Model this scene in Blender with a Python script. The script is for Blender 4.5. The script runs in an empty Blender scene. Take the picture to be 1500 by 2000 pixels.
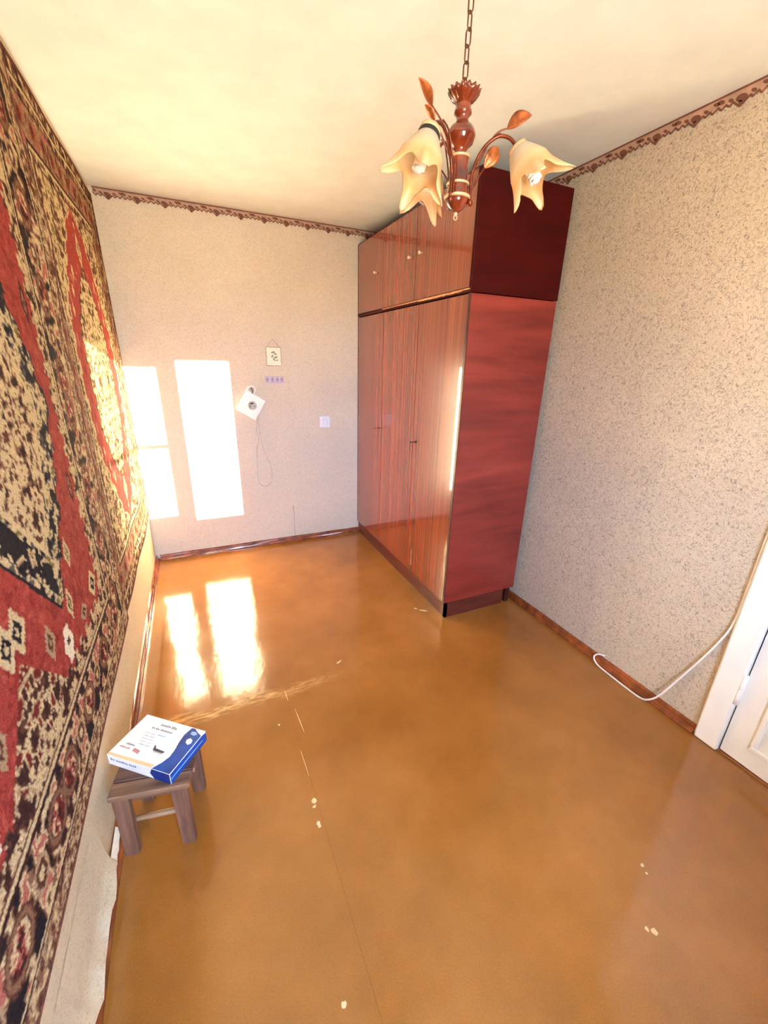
import bpy, math, random
import numpy as np
from mathutils import Matrix, Vector

random.seed(7)
rng = np.random.default_rng(11)
scene = bpy.context.scene
COL = scene.collection

# ------------------------------------------------------------------ camera
W, H, LEN = 2.330, 2.50, 4.50           # room width, height, length (far wall at y = 0)
cam_d = bpy.data.cameras.new('camera')
cam = bpy.data.objects.new('camera', cam_d)
COL.objects.link(cam)
yaw, pitch, roll = -0.4329, 0.3517, 0.0269
cy, sy, cp, sp, cr, sr = math.cos(yaw), math.sin(yaw), math.cos(pitch), math.sin(pitch), math.cos(roll), math.sin(roll)
fw = Vector((-sy * cp, cy * cp, -sp)); rt = Vector((cy, sy, 0)); up = rt.cross(fw)
r2 = cr * rt + sr * up; u2 = -sr * rt + cr * up
M = Matrix((r2, u2, -fw)).transposed().to_4x4()
M.translation = (0.4174, -3.4535, 1.5548)
cam.matrix_world = M
cam_d.sensor_fit = 'VERTICAL'; cam_d.sensor_height = 24.0
cam_d.lens = 24.0 * 800.6 / 2000.0
cam_d.clip_start = 0.02
scene.camera = cam

# ------------------------------------------------------------------ light
SUN = Vector((-0.070, 1.0, -0.122))       # direction the low sunlight travels
SKY_STRENGTH = 25.0
SUN_STRENGTH = 58.0
EXPOSURE = 1.42
world = bpy.data.worlds.new('sky'); scene.world = world
world.use_nodes = True
wn = world.node_tree; wn.nodes.clear()
wo = wn.nodes.new('ShaderNodeOutputWorld'); wb = wn.nodes.new('ShaderNodeBackground')
wtc = wn.nodes.new('ShaderNodeTexCoord'); wsx = wn.nodes.new('ShaderNodeSeparateXYZ')
wcr = wn.nodes.new('ShaderNodeValToRGB')
wmr = wn.nodes.new('ShaderNodeMapRange')
wmr.inputs[1].default_value = -1; wmr.inputs[2].default_value = 1
wcr.color_ramp.elements[0].position = 0.485; wcr.color_ramp.elements[0].color = (0.85, 0.78, 0.66, 1)
wcr.color_ramp.elements[1].position = 0.515; wcr.color_ramp.elements[1].color = (0.60, 0.85, 1.38, 1)
wn.links.new(wtc.outputs['Generated'], wsx.inputs[0]); wn.links.new(wsx.outputs[2], wmr.inputs[0])
wn.links.new(wmr.outputs[0], wcr.inputs[0]); wn.links.new(wcr.outputs[0], wb.inputs[0])
wb.inputs[1].default_value = SKY_STRENGTH
wn.links.new(wb.outputs[0], wo.inputs[0])

sun_d = bpy.data.lights.new('sun', 'SUN'); sun_d.energy = SUN_STRENGTH; sun_d.angle = math.radians(0.22)
sun_d.color = (1.0, 0.88, 0.66)
sun = bpy.data.objects.new('sun', sun_d); COL.objects.link(sun)
sun.location = (2, -8, 4)
sun.rotation_euler = SUN.to_track_quat('-Z', 'Y').to_euler()
por_d = bpy.data.lights.new('window_portal', 'AREA'); por_d.shape = 'RECTANGLE'
por_d.size, por_d.size_y = 1.00, 1.40
por_d.cycles.is_portal = True
por = bpy.data.objects.new('window_portal', por_d); COL.objects.link(por)
por.location = (0.64, -LEN - 0.16, 1.45); por.rotation_euler = (math.radians(90), 0, 0)

vs = scene.view_settings
scene.display_settings.display_device = 'sRGB'
vs.view_transform = 'Standard'; vs.look = 'None'; vs.gamma = 1.0; vs.exposure = EXPOSURE
vs.use_curve_mapping = False
scene.cycles.use_denoising = True
scene.cycles.max_bounces = 10; scene.cycles.diffuse_bounces = 7; scene.cycles.glossy_bounces = 6
scene.cycles.transparent_max_bounces = 12
scene.cycles.sample_clamp_indirect = 20.0

# ------------------------------------------------------------------ helpers
def s2l(r, g, b):
    f = lambda c: c / 12.92 if c <= 0.04045 else ((c + 0.055) / 1.055) ** 2.4
    return (f(r / 255), f(g / 255), f(b / 255), 1.0)

def mat(name):
    m = bpy.data.materials.new(name); m.use_nodes = True
    nt = m.node_tree; b = nt.nodes['Principled BSDF']
    return m, nt, b

def nd(nt, kind, **kw):
    n = nt.nodes.new('ShaderNode' + kind)
    for k, v in kw.items(): setattr(n, k, v)
    return n

def ramp(nt, stops):
    n = nd(nt, 'ValToRGB'); e = n.color_ramp.elements
    while len(e) < len(stops): e.new(0.5)
    for el, (p, c) in zip(e, stops): el.position = p; el.color = c
    return n

def coords(nt, scale=(1, 1, 1), rot=(0, 0, 0)):
    tc = nd(nt, 'TexCoord'); mp = nd(nt, 'Mapping')
    mp.inputs['Scale'].default_value = scale; mp.inputs['Rotation'].default_value = rot
    nt.links.new(tc.outputs['Object'], mp.inputs[0]); return mp.outputs[0]

def noise(nt, vec, scale, detail=4, rough=0.55, dist=0.0):
    n = nd(nt, 'TexNoise'); n.inputs['Scale'].default_value = scale; n.inputs['Detail'].default_value = detail
    n.inputs['Roughness'].default_value = rough; n.inputs['Distortion'].default_value = dist
    nt.links.new(vec, n.inputs['Vector']); return n.outputs['Fac']

def mix(nt, fac, a, b, mode='MIX'):
    n = nd(nt, 'Mix', data_type='RGBA', blend_type=mode)
    for v, s in ((fac, n.inputs[0]), (a, n.inputs[6]), (b, n.inputs[7])):
        if isinstance(v, (int, float, tuple)): s.default_value = v
        else: nt.links.new(v, s)
    return n.outputs[2]

def bump(nt, b, h, strength=0.2, dist=0.01):
    n = nd(nt, 'Bump'); n.inputs['Strength'].default_value = strength; n.inputs['Distance'].default_value = dist
    nt.links.new(h, n.inputs['Height']); nt.links.new(n.outputs[0], b.inputs['Normal'])

def plain(name, rgb, rough=0.5, metal=0.0, coat=0.0, vary=0.12, scale=30.0, bmp=0.0):
    m, nt, b = mat(name)
    v = coords(nt); f = noise(nt, v, scale)
    c = s2l(*rgb); d = tuple(x * (1 - 2 * vary) for x in c[:3]) + (1,); e = tuple(min(1, x * (1 + vary)) for x in c[:3]) + (1,)
    r = ramp(nt, [(0.3, d), (0.7, e)]); nt.links.new(f, r.inputs[0])
    nt.links.new(r.outputs[0], b.inputs['Base Color'])
    b.inputs['Roughness'].default_value = rough; b.inputs['Metallic'].default_value = metal
    b.inputs['Coat Weight'].default_value = coat; b.inputs['Coat Roughness'].default_value = 0.05
    if bmp: bump(nt, b, f, bmp, 0.003)
    return m

def wallpaper(name, base, line, scale=55.0, seam_axis=None):
    m, nt, b = mat(name)
    v = coords(nt)
    f1 = noise(nt, v, scale, 3, 0.5, 2.2)
    f2 = noise(nt, v, scale * 2.3, 3, 0.6, 1.0)
    f3 = noise(nt, v, 1.7, 3)
    r1 = ramp(nt, [(0.0, (0, 0, 0, 1)), (0.435, (0, 0, 0, 1)), (0.495, (1, 1, 1, 1)), (0.555, (0, 0, 0, 1))])
    nt.links.new(f1, r1.inputs[0])
    r2_ = ramp(nt, [(0.40, (0, 0, 0, 1)), (0.62, (1, 1, 1, 1))]); nt.links.new(f2, r2_.inputs[0])
    mm = nd(nt, 'Math', operation='MULTIPLY'); nt.links.new(r1.outputs[0], mm.inputs[0]); nt.links.new(r2_.outputs[0], mm.inputs[1])
    m2 = nd(nt, 'Math', operation='MULTIPLY'); nt.links.new(mm.outputs[0], m2.inputs[0]); m2.inputs[1].default_value = 0.95
    lo = tuple(x * 0.93 for x in s2l(*base)[:3]) + (1,)
    r3 = ramp(nt, [(0.35, lo), (0.65, s2l(*base))]); nt.links.new(f3, r3.inputs[0])
    c = mix(nt, m2.outputs[0], r3.outputs[0], s2l(*line))
    nt.links.new(c, b.inputs['Base Color']); b.inputs['Roughness'].default_value = 0.55
    b.inputs['Specular IOR Level'].default_value = 0.3
    inv = nd(nt, 'Math', operation='SUBTRACT'); inv.inputs[0].default_value = 1; nt.links.new(r1.outputs[0], inv.inputs[1])
    bump(nt, b, inv.outputs[0], 0.35, 0.003)
    return m

def veneer(name, dark, light, stretch, rough, coat, coat_rough=0.03, bands=None, wave=None):
    m, nt, b = mat(name)
    v = coords(nt, stretch)
    f = noise(nt, v, 1.0, 4 if coat < .9 else 2.5, 0.6 if coat < .9 else .5, 0.0 if wave is None else 0.25)
    stops = [(0.30, s2l(*dark)), (0.52, tuple((a + c) / 2 for a, c in zip(s2l(*dark), s2l(*light)))), (0.72, s2l(*light))]
    r = ramp(nt, stops); nt.links.new(f, r.inputs[0]); c = r.outputs[0]
    v2 = coords(nt, tuple(s * 0.13 for s in stretch)); f2 = noise(nt, v2, 1.0, 3, 0.5, 0.4)
    r2_ = ramp(nt, [(0.35, (0.74, 0.70, 0.68, 1)), (0.62, (1, 1, 1, 1))]); nt.links.new(f2, r2_.inputs[0])
    c = mix(nt, 1.0, c, r2_.outputs[0], 'MULTIPLY')
    nt.links.new(c, b.inputs['Base Color'])
    b.inputs['Roughness'].default_value = rough
    b.inputs['Coat Weight'].default_value = coat; b.inputs['Coat Roughness'].default_value = coat_rough
    if wave:
        v3 = coords(nt); f3 = noise(nt, v3, wave[0], 2); bump(nt, b, f3, wave[1], 0.01)
    return m

class MB:
    """collects shapes and links them as ONE mesh object"""
    def __init__(s): s.v = []; s.f = []; s.mi = []; s.sm = []
    def add(s, vs_, fs, mi=0, smooth=False):
        o = len(s.v); s.v += [tuple(x) for x in vs_]
        for f in fs: s.f.append(tuple(i + o for i in f)); s.mi.append(mi); s.sm.append(smooth)
        return s
    def box(s, a, b, mi=0, bev=0.0, mtx=None):
        x0, y0, z0 = a; x1, y1, z1 = b
        if bev <= 0:
            vv = [(x, y, z) for z in (z0, z1) for y in (y0, y1) for x in (x0, x1)]
            ff = [(0, 2, 3, 1), (4, 5, 7, 6), (0, 1, 5, 4), (2, 6, 7, 3), (0, 4, 6, 2), (1, 3, 7, 5)]
        else:
            e = min(bev, (x1 - x0) * .45, (y1 - y0) * .45, (z1 - z0) * .45)
            vv = []; ff = []; ix = {}
            X = (x0, x1); Y = (y0, y1); Z = (z0, z1)
            for i in (0, 1):
                for j in (0, 1):
                    for k in (0, 1):
                        sx, sy_, sz = (e if i == 0 else -e), (e if j == 0 else -e), (e if k == 0 else -e)
                        for ax in range(3):
                            p = [X[i] + sx, Y[j] + sy_, Z[k] + sz]
                            p[ax] = (X[i], Y[j], Z[k])[ax]
                            ix[(i, j, k, ax)] = len(vv); vv.append(tuple(p))
            g = lambda i, j, k, ax: ix[(i, j, k, ax)]
            for q in (0, 1):
                for ax, cyc in ((0, lambda a_, b_: (q, a_, b_)), (1, lambda a_, b_: (b_, q, a_)), (2, lambda a_, b_: (a_, b_, q))):
                    loop = [g(*cyc(*t), ax) for t in ((0, 0), (1, 0), (1, 1), (0, 1))]
                    ff.append(tuple(loop if q else loop[::-1]))
            for ax in range(3):           # edge chamfers
                o1, o2 = [a_ for a_ in range(3) if a_ != ax]
                for p in (0, 1):
                    for q in (0, 1):
                        def key(t, fa):
                            k_ = [0, 0, 0]; k_[ax] = t; k_[o1] = p; k_[o2] = q; return g(*k_, fa)
                        loop = [key(0, o1), key(1, o1), key(1, o2), key(0, o2)]
                        pos = (p == q) ^ (ax == 1)
                        ff.append(tuple(loop if pos else loop[::-1]))
            for i in (0, 1):
                for j in (0, 1):
                    for k in (0, 1):
                        t = (g(i, j, k, 0), g(i, j, k, 1), g(i, j, k, 2))
                        ff.append(t if (i + j + k) % 2 else t[::-1])
        if mtx is not None: vv = [tuple(mtx @ Vector(p)) for p in vv]
        return s.add(vv, ff, mi)
    def prism(s, poly, z0, z1, mi=0, mtx=None, smooth=False):
        n = len(poly)
        vv = [(x, y, z0) for x, y in poly] + [(x, y, z1) for x, y in poly]
        ff = [tuple(range(n - 1, -1, -1)), tuple(range(n, 2 * n))] + [(i, (i + 1) % n, n + (i + 1) % n, n + i) for i in range(n)]
        if mtx is not None: vv = [tuple(mtx @ Vector(p)) for p in vv]
        return s.add(vv, ff, mi, smooth)
    def lathe(s, prof, n=24, mi=0, mtx=None, fn=None):
        vv = []; ff = []
        for k, (r, z) in enumerate(prof):
            for i in range(n):
                a = 2 * math.pi * i / n
                rr, zz = (r, z) if fn is None else fn(r, z, a, k)
                vv.append((rr * math.cos(a), rr * math.sin(a), zz))
        for k in range(len(prof) - 1):
            for i in range(n):
                j = (i + 1) % n
                ff.append((k * n + i, k * n + j, (k + 1) * n + j, (k + 1) * n + i))
        if mtx is not None: vv = [tuple(mtx @ Vector(p)) for p in vv]
        return s.add(vv, ff, mi, True)
    def tube(s, pts, rad, n=8, mi=0, closed=False):
        P = [Vector(p) for p in pts]; N = len(P)
        R = rad if isinstance(rad, (list, tuple)) else [rad] * N
        vv = []; ff = []; prev = None
        for i, p in enumerate(P):
            if closed: t = P[(i + 1) % N] - P[i - 1]
            else: t = P[min(i + 1, N - 1)] - P[max(i - 1, 0)]
            t.normalize()
            if prev is None:
                a = Vector((0, 0, 1)) if abs(t.z) < 0.9 else Vector((1, 0, 0)); u = t.cross(a).normalized()
            else: u = (prev - t * prev.dot(t)).normalized()
            prev = u; w = t.cross(u)
            for k in range(n):
                a = 2 * math.pi * k / n; vv.append(p + (u * math.cos(a) + w * math.sin(a)) * R[i])
        m = N if closed else N - 1
        for i in range(m):
            for k in range(n):
                l = (k + 1) % n; i2 = (i + 1) % N
                ff.append((i * n + k, i * n + l, i2 * n + l, i2 * n + k))
        if not closed: ff.append(tuple(range(n - 1, -1, -1))); ff.append(tuple((N - 1) * n + k for k in range(n)))
        return s.add(vv, ff, mi, True)
    def ball(s, c, r, n=12, mi=0, sq=(1, 1, 1)):
        c = Vector(c); m = n // 2
        prof = [(max(1e-5, r * math.sin(math.pi * k / m)), -r * math.cos(math.pi * k / m)) for k in range(m + 1)]
        return s.lathe(prof, n, mi, Matrix.Translation(c) @ Matrix.Diagonal((*sq, 1)))
    def build(s, name, mats, parent=None, loc=None):
        me = bpy.data.meshes.new(name); me.from_pydata(s.v, [], s.f)
        if not isinstance(mats, (list, tuple)): mats = [mats]
        for m in mats: me.materials.append(m)
        me.polygons.foreach_set('material_index', s.mi); me.polygons.foreach_set('use_smooth', s.sm)
        me.update()
        o = bpy.data.objects.new(name, me); COL.objects.link(o)
        if parent is not None: o.parent = parent
        if loc is not None: o.location = loc
        return o

def smooth_path(pts, n=6):
    P = [Vector(p) for p in pts]; out = []
    for i in range(len(P) - 1):
        p0, p1, p2, p3 = P[max(i - 1, 0)], P[i], P[i + 1], P[min(i + 2, len(P) - 1)]
        for k in range(n):
            t = k / n
            out.append(0.5 * ((2 * p1) + (p2 - p0) * t + (2 * p0 - 5 * p1 + 4 * p2 - p3) * t * t + (3 * p1 - p0 - 3 * p2 + p3) * t ** 3))
    out.append(P[-1]); return out

def tag(o, label, cat, group=None):
    o['label'] = label; o['category'] = cat
    if group: o['group'] = group
    return o

def thing(name, label, cat, loc=(0, 0, 0), rz=0.0, group=None):
    o = bpy.data.objects.new(name, None); COL.objects.link(o)
    o.location = loc; o.rotation_euler = (0, 0, rz); o.empty_display_size = 0.05
    return tag(o, label, cat, group)

def struct(o, label=None, cat=None):
    o['kind'] = 'structure'
    if label: o['label'] = label
    if cat: o['category'] = cat
    return o

# ------------------------------------------------------------------ materials of the room
M_wall = wallpaper('wallpaper_cream', (202, 186, 162), (112, 95, 90), 38)
M_wall_pale = wallpaper('wallpaper_pale', (222, 210, 188), (172, 156, 138), 62)
M_wall_left = wallpaper('wallpaper_aged', (220, 203, 168), (170, 150, 122), 62)
M_paper_back = plain('paper_backing', (236, 224, 196), 0.8, vary=0.06)
M_ceiling = plain('whitewash', (236, 240, 234), 0.9, vary=0.03, scale=6, bmp=0.05)
M_base = plain('baseboard_paint', (140, 72, 34), 0.25, coat=0.5, vary=0.3, scale=14, bmp=0.2)
M_door = plain('door_enamel', (240, 238, 230), 0.28, vary=0.02, scale=8)
M_chip = plain('bare_chip', (222, 186, 136), 0.6, vary=0.1, scale=60)
M_winframe = plain('window_enamel', (240, 240, 236), 0.3, vary=0.02)
M_metal = plain('dull_metal', (150, 120, 90), 0.35, metal=0.9)

def floor_material():
    m, nt, b = mat('floor_enamel')
    v = coords(nt)
    f = noise(nt, v, 2.2, 5, 0.6)
    r = ramp(nt, [(0.3, s2l(138, 88, 34)), (0.55, s2l(154, 100, 42)), (0.75, s2l(166, 110, 52))]); nt.links.new(f, r.inputs[0])
    # rubbed paint where the sheets meet and along the walking line
    sx = nd(nt, 'SeparateXYZ'); tc = nd(nt, 'TexCoord'); nt.links.new(tc.outputs['Object'], sx.inputs[0])
    def line(sock, at, w, others=None):
        a = nd(nt, 'Math', operation='SUBTRACT'); nt.links.new(sock, a.inputs[0]); a.inputs[1].default_value = at
        c = nd(nt, 'Math', operation='ABSOLUTE'); nt.links.new(a.outputs[0], c.inputs[0])
        d = nd(nt, 'MapRange'); nt.links.new(c.outputs[0], d.inputs[0]); d.inputs[1].default_value = 0; d.inputs[2].default_value = w
        d.inputs[3].default_value = 1; d.inputs[4].default_value = 0; return d.outputs[0]
    wob = noise(nt, v, 5, 2)
    yy = nd(nt, 'MULTIPLY_ADD' if False else 'Math', operation='MULTIPLY_ADD'); nt.links.new(wob, yy.inputs[0]); yy.inputs[1].default_value = 0.10; nt.links.new(sx.outputs[1], yy.inputs[2])
    l1 = line(yy.outputs[0], -1.745, 0.05)
    xm = nd(nt, 'MapRange'); nt.links.new(sx.outputs[0], xm.inputs[0]); xm.inputs[1].default_value = 1.0; xm.inputs[2].default_value = 0.55
    l1m = nd(nt, 'Math', operation='MULTIPLY'); nt.links.new(l1, l1m.inputs[0]); nt.links.new(xm.outputs[0], l1m.inputs[1])
    fn_ = noise(nt, coords(nt, (14, 60, 1)), 1.0, 5, 0.7)
    rr = ramp(nt, [(0.42, (0, 0, 0, 1)), (0.62, (1, 1, 1, 1))]); nt.links.new(fn_, rr.inputs[0])
    wear = nd(nt, 'Math', operation='MULTIPLY'); nt.links.new(l1m.outputs[0], wear.inputs[0]); nt.links.new(rr.outputs[0], wear.inputs[1])
    c = mix(nt, wear.outputs[0], r.outputs[0], s2l(226, 180, 112))
    # fine speckle
    sp_ = noise(nt, v, 260, 2); rs = ramp(nt, [(0.35, (0.90, 0.90, 0.90, 1)), (0.65, (1.05, 1.05, 1.05, 1))]); nt.links.new(sp_, rs.inputs[0])
    c = mix(nt, 1.0, c, rs.outputs[0], 'MULTIPLY')
    nt.links.new(c, b.inputs['Base Color'])
    ro = noise(nt, v, 7, 4); mr = nd(nt, 'MapRange'); nt.links.new(ro, mr.inputs[0]); mr.inputs[3].default_value = 0.08; mr.inputs[4].default_value = 0.16
    nt.links.new(mr.outputs[0], b.inputs['Roughness'])
    b.inputs['Specular IOR Level'].default_value = 0.8
    bv = noise(nt, coords(nt, (5, 2.5, 1)), 1.6, 3, 0.5); bump(nt, b, bv, 0.07, 0.03)
    return m
M_floor = floor_material()
M_seam = plain('seam_dirt', (190, 134, 70), 0.6)

# ------------------------------------------------------------------ structure
T = 0.12
fl = struct(MB().box((-T, -LEN - 0.3, -0.12), (W + T, T, -0.012)).build('floor', M_seam), 'mustard brown glossy painted floor of large sheets', 'floor')
sheets = [((0, -1.772), (W, 0)), ((0, -LEN), (0.6650, -1.7722)), ((0.6652, -LEN), (W, -1.7722))]
for a, b in sheets:
    MB().box((a[0], a[1], -0.012), (b[0], b[1], 0.0), bev=0.0003).build('floor_sheet', M_floor, fl)
struct(MB().box((-T, -LEN - 0.3, H), (W + T, T, H + 0.1)).build('ceiling', M_ceiling), 'cream whitewashed ceiling', 'ceiling')
wl = struct(MB().box((-T, -LEN - 0.3, 0), (0, T, H)).build('wall_left', M_wall_left), 'papered wall the carpets hang on', 'wall')
wbk = struct(MB().box((0, 0, 0), (W, T, H)).build('wall_back', M_wall_pale), 'papered wall with the sunlit window patches', 'wall')
DY0, DY1, DZ = -2.862, -3.662, 2.02      # door opening
wr = MB()
wr.box((W, DY0, 0), (W + T, T, H)); wr.box((W, DY1, DZ), (W + T, DY0, H)); wr.box((W, -LEN - 0.3, 0), (W + T, DY1, H))
wr = struct(wr.build('wall_right', M_wall), 'papered wall beside the wardrobe and the white door', 'wall')

# window wall behind the camera; sun falls through its two sashes
OX, OZ = 0.070 * (LEN + 0.16), 0.122 * (LEN + 0.16)
PL = (-0.066 + OX, 0.205 + OX, 0.36 + OZ, 1.475 + OZ)      # clear glass of the narrow sash
PR = (0.340 + OX, 0.697 + OX, 0.305 + OZ, 1.525 + OZ)      # clear glass of the other sash
WX0, WX1, WZ0, WZ1 = PL[0] - 0.085, PR[1] + 0.085, PR[2] - 0.075, PR[3] + 0.075
wf = MB()
ya, yb = -LEN - 0.30, -LEN
wf.box((0, ya, 0), (WX0, yb, H)); wf.box((WX1, ya, 0), (W, yb, H)); wf.box((WX0, ya, 0), (WX1, yb, WZ0)); wf.box((WX0, ya, WZ1), (WX1, yb, H))
struct(wf.build('wall_front', M_wall), 'papered window wall', 'wall')
win = bpy.data.objects.new('window_1', None); COL.objects.link(win); win.location = (0, 0, 0)
struct(win, 'white two sash wooden window', 'window')
y0, y1 = -LEN - 0.19, -LEN - 0.13
def sash(P, x0, x1, bar=None):
    s = MB()
    s.box((x0, y0, WZ0), (P[0], y1, WZ1)); s.box((P[1], y0, WZ0), (x1, y1, WZ1))
    s.box((P[0], y0, WZ0), (P[1], y1, P[2])); s.box((P[0], y0, P[3]), (P[1], y1, WZ1))
    if bar: s.box((P[0], y0 + 0.02, bar - 0.018), (P[1], y1 - 0.02, bar + 0.018))
    s.build('sash_frame', M_winframe, win)
xm_ = (PL[1] + PR[0]) / 2
sash(PL, WX0, xm_, 0.915 + OZ); sash(PR, xm_, WX1)
mg, ng, bg = mat('window_glass')
ng.nodes.remove(bg); tr = nd(ng, 'BsdfTransparent'); gl = nd(ng, 'BsdfGlossy'); gl.inputs['Roughness'].default_value = 0.02
fr = nd(ng, 'Fresnel'); fr.inputs[0].default_value = 1.3; ms = nd(ng, 'MixShader')
ng.links.new(fr.outputs[0], ms.inputs[0]); ng.links.new(tr.outputs[0], ms.inputs[1]); ng.links.new(gl.outputs[0], ms.inputs[2])
ng.links.new(ms.outputs[0], ng.nodes['Material Output'].inputs[0])
for P in (PL, PR):
    MB().box((P[0], y0 + 0.028, P[2]), (P[1], y0 + 0.032, P[3])).build('pane', mg, win)
MB().box((WX0 - 0.06, -LEN + 0.001, WZ0 - 0.04), (WX1 + 0.06, -LEN + 0.16, WZ0 - 0.002), bev=0.006).build('window_sill', M_winframe, win)

# baseboards: a flat board with a moulded foot
def baseboard(name, pts_profile, axis, a, b, flip, at):
    s = MB(); n = len(pts_profile)
    segs = max(2, int(abs(b - a) / 0.12)); vv = []
    for i in range(segs + 1):
        t = a + (b - a) * i / segs
        for (d, z) in pts_profile:
            jz = z + (random.uniform(-.0015, .0015) if z > 0.004 else 0)
            dd = d + (random.uniform(-.0012, .0012) if d > 0.004 else 0)
            vv.append((at + flip * dd, t, jz) if axis == 'y' else (t, at + flip * dd, jz))
    ff = []
    for i in range(segs):
        for k in range(n - 1):
            ff.append((i * n + k, i * n + k + 1, (i + 1) * n + k + 1, (i + 1) * n + k))
    ff.append(tuple(range(n))); ff.append(tuple(segs * n + k for k in range(n)))
    s.add(vv, ff)
    o = s.build(name, M_base)
    return struct(o, None)
prof = [(0.0, 0.0), (0.030, 0.0), (0.030, 0.008), (0.022, 0.012), (0.019, 0.020), (0.014, 0.024), (0.012, 0.036), (0.008, 0.042), (0.0, 0.043)]
for nme, ax, a, b, fp, at, lb in (('baseboard_left', 'y', -LEN, 0, 1, 0.0, 'brown painted baseboard under the carpets'),
                              ('baseboard_back', 'x', 0.031, W, -1, 0.0, 'brown painted baseboard under the sunlit wall'),
                              ('baseboard_right', 'y', -2.766, -0.031, -1, W, 'brown painted baseboard from wardrobe to door')):
    o = baseboard(nme, prof, ax, a, b, fp, at); o['label'] = lb; o['category'] = 'baseboard'

# wallpaper border under the ceiling: scalloped strip with zigzag print
M_bord = plain('border_mauve', (186, 150, 128), 0.7, vary=0.08)
M_bord_d = plain('border_brown', (120, 74, 56), 0.7, vary=0.12)
def border(name, axis, a, b, at, flip, label):
    s = MB(); period = 0.155; n = int(abs(b - a) / period) + 1; L = b - a
    def P(t, h, d): return (at + flip * d, t, H - h) if axis == 'y' else (t, at + flip * d, H - h)
    tooth = [(0, .034), (.10, .047), (.17, .036), (.26, .046), (.33, .038), (.50, .060), (.67, .038), (.74, .046), (.83, .036), (.90, .047), (1, .034)]
    edge = []
    for i in range(n):
        for (u, h) in tooth[:-1]:
            t = (i + u) * period
            if t <= abs(L): edge.append((a + math.copysign(t, L), h))
    edge.append((b, 0.034))
    for (t0, h0), (t1, h1) in zip(edge[:-1], edge[1:]):
        f = lambda q: [q] if (axis == 'y') == (flip < 0) else [q[::-1]]
        s.add([P(t0, 0, .0015), P(t1, 0, .0015), P(t1, h1, .0015), P(t0, h0, .0015)], [(0, 1, 2, 3)], 0)
        s.add([P(t0, 0, .0), P(t0, h0, .0), P(t1, h1, .0), P(t1, 0, .0)], [(0, 1, 2, 3)], 0)
        s.add([P(t0, h0 - .007, .0025), P(t1, h1 - .007, .0025), P(t1, h1, .0025), P(t0, h0, .0025)], [(0, 1, 2, 3)], 1)
    s.add([P(a, 0, .003), P(b, 0, .003), P(b, .007, .003), P(a, .007, .003)], [(0, 1, 2, 3)], 1)
    for i in range(n):                                    # leaf print in the middle of every tooth
        for (u, h, rx, rz_) in ((.5, .032, .020, .012), (.5, .046, .008, .007), (.05, .018, .014, .007), (.95, .018, .012, .006), (.27, .026, .010, .006), (.73, .026, .010, .006)):
            t = (i + u) * period
            if t > abs(L) - .02: continue
            pts = [P(a + math.copysign(t + rx * math.cos(k * math.pi / 5), L), h + rz_ * math.sin(k * math.pi / 5) + 0.004 * math.cos(k * math.pi / 5), .0028) for k in range(10)]
            s.add(pts, [tuple(range(10))], 1)
    return struct(s.build(name, [M_bord, M_bord_d]), label, 'border')
border('trim_1', 'y', -0.01, -LEN, W, -1, 'mauve zigzag wallpaper border above the wardrobe wall')
border('trim_2', 'x', 0.02, W, 0.0, -1, 'mauve zigzag wallpaper border above the sunlit wall')

# loose wallpaper: peeling lower edge on the carpet wall, split seam on the far wall
s = MB(); vv = []; n = 34
for i in range(n + 1):
    y = -2.36 - 0.036 * i
    bot = 0.050 + 0.012 * math.sin(i * 1.9) + 0.010 * math.sin(i * .7) + random.uniform(-.006, .006)
    cur = 0.010 + 0.010 * abs(math.sin(i * .55))
    vv += [(0.0012, y, 0.26), (0.006, y, 0.12), (0.014, y, bot + .025), (0.016 + cur, y, bot)]
ff = [(i * 4 + k, i * 4 + k + 1, (i + 1) * 4 + k + 1, (i + 1) * 4 + k) for i in range(n) for k in range(3)]
s.add(vv, ff, 0, True); s.build('peeling_wallpaper', M_wall_left, wl)
s = MB(); vv = []
for i in range(11):
    y = -2.25 - 0.021 * i; h = 0.026 * math.sin(math.pi * i / 10) * (0.7 + 0.3 * math.sin(i * 2.7)) + .004
    vv += [(0.010, y, 0.064), (0.020, y, 0.056 - h * .3), (0.023, y, 0.058 - h)]
s.add(vv, [(i * 3 + k, i * 3 + k + 1, (i + 1) * 3 + k + 1, (i + 1) * 3 + k) for i in range(10) for k in range(2)], 0, True)
s.build('torn_curl', M_paper_back, wl)
s = MB(); s.tube([(1.124, -.001, .33), (1.126, -.0015, .2), (1.125, -.001, .1), (1.128, -.0015, .045)], .0016, 5)
s.build('wallpaper_seam', plain('seam_grey', (150, 140, 136), .8), wbk)

# bare chips in the floor paint
def chip(x, y, rx, ry, ang=0):
    pts = []
    for k in range(9):
        a = k * 2 * math.pi / 9; q = random.uniform(.65, 1.1)
        px, py = rx * q * math.cos(a), ry * q * math.sin(a)
        pts.append((x + px * math.cos(ang) - py * math.sin(ang), y + px * math.sin(ang) + py * math.cos(ang)))
    MB().prism(pts, 0.0, 0.0006).build('paint_chip', M_chip, fl)
for c in ((.654, -2.386, .010, .012), (.650, -2.406, .008, .007), (.648, -2.474, .008, .014), (.587, -2.924, .007, .009), (1.60, -3.025, .007, .006), (1.59, -3.045, .004, .005),
          (1.469, -3.153, .010, .010), (1.455, -3.140, .006, .008), (1.655, -1.440, .035, .008, -.75), (1.62, -1.40, .014, .006, -.8), (.60, -1.99, .005, .006), (.665, -1.83, .0018, .04, .05),
          (.69, -2.0, .0013, .09, .06), (.66, -2.22, .0011, .07, .03), (.98, -1.70, .02, .005, .4)):
    chip(*c)

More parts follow.
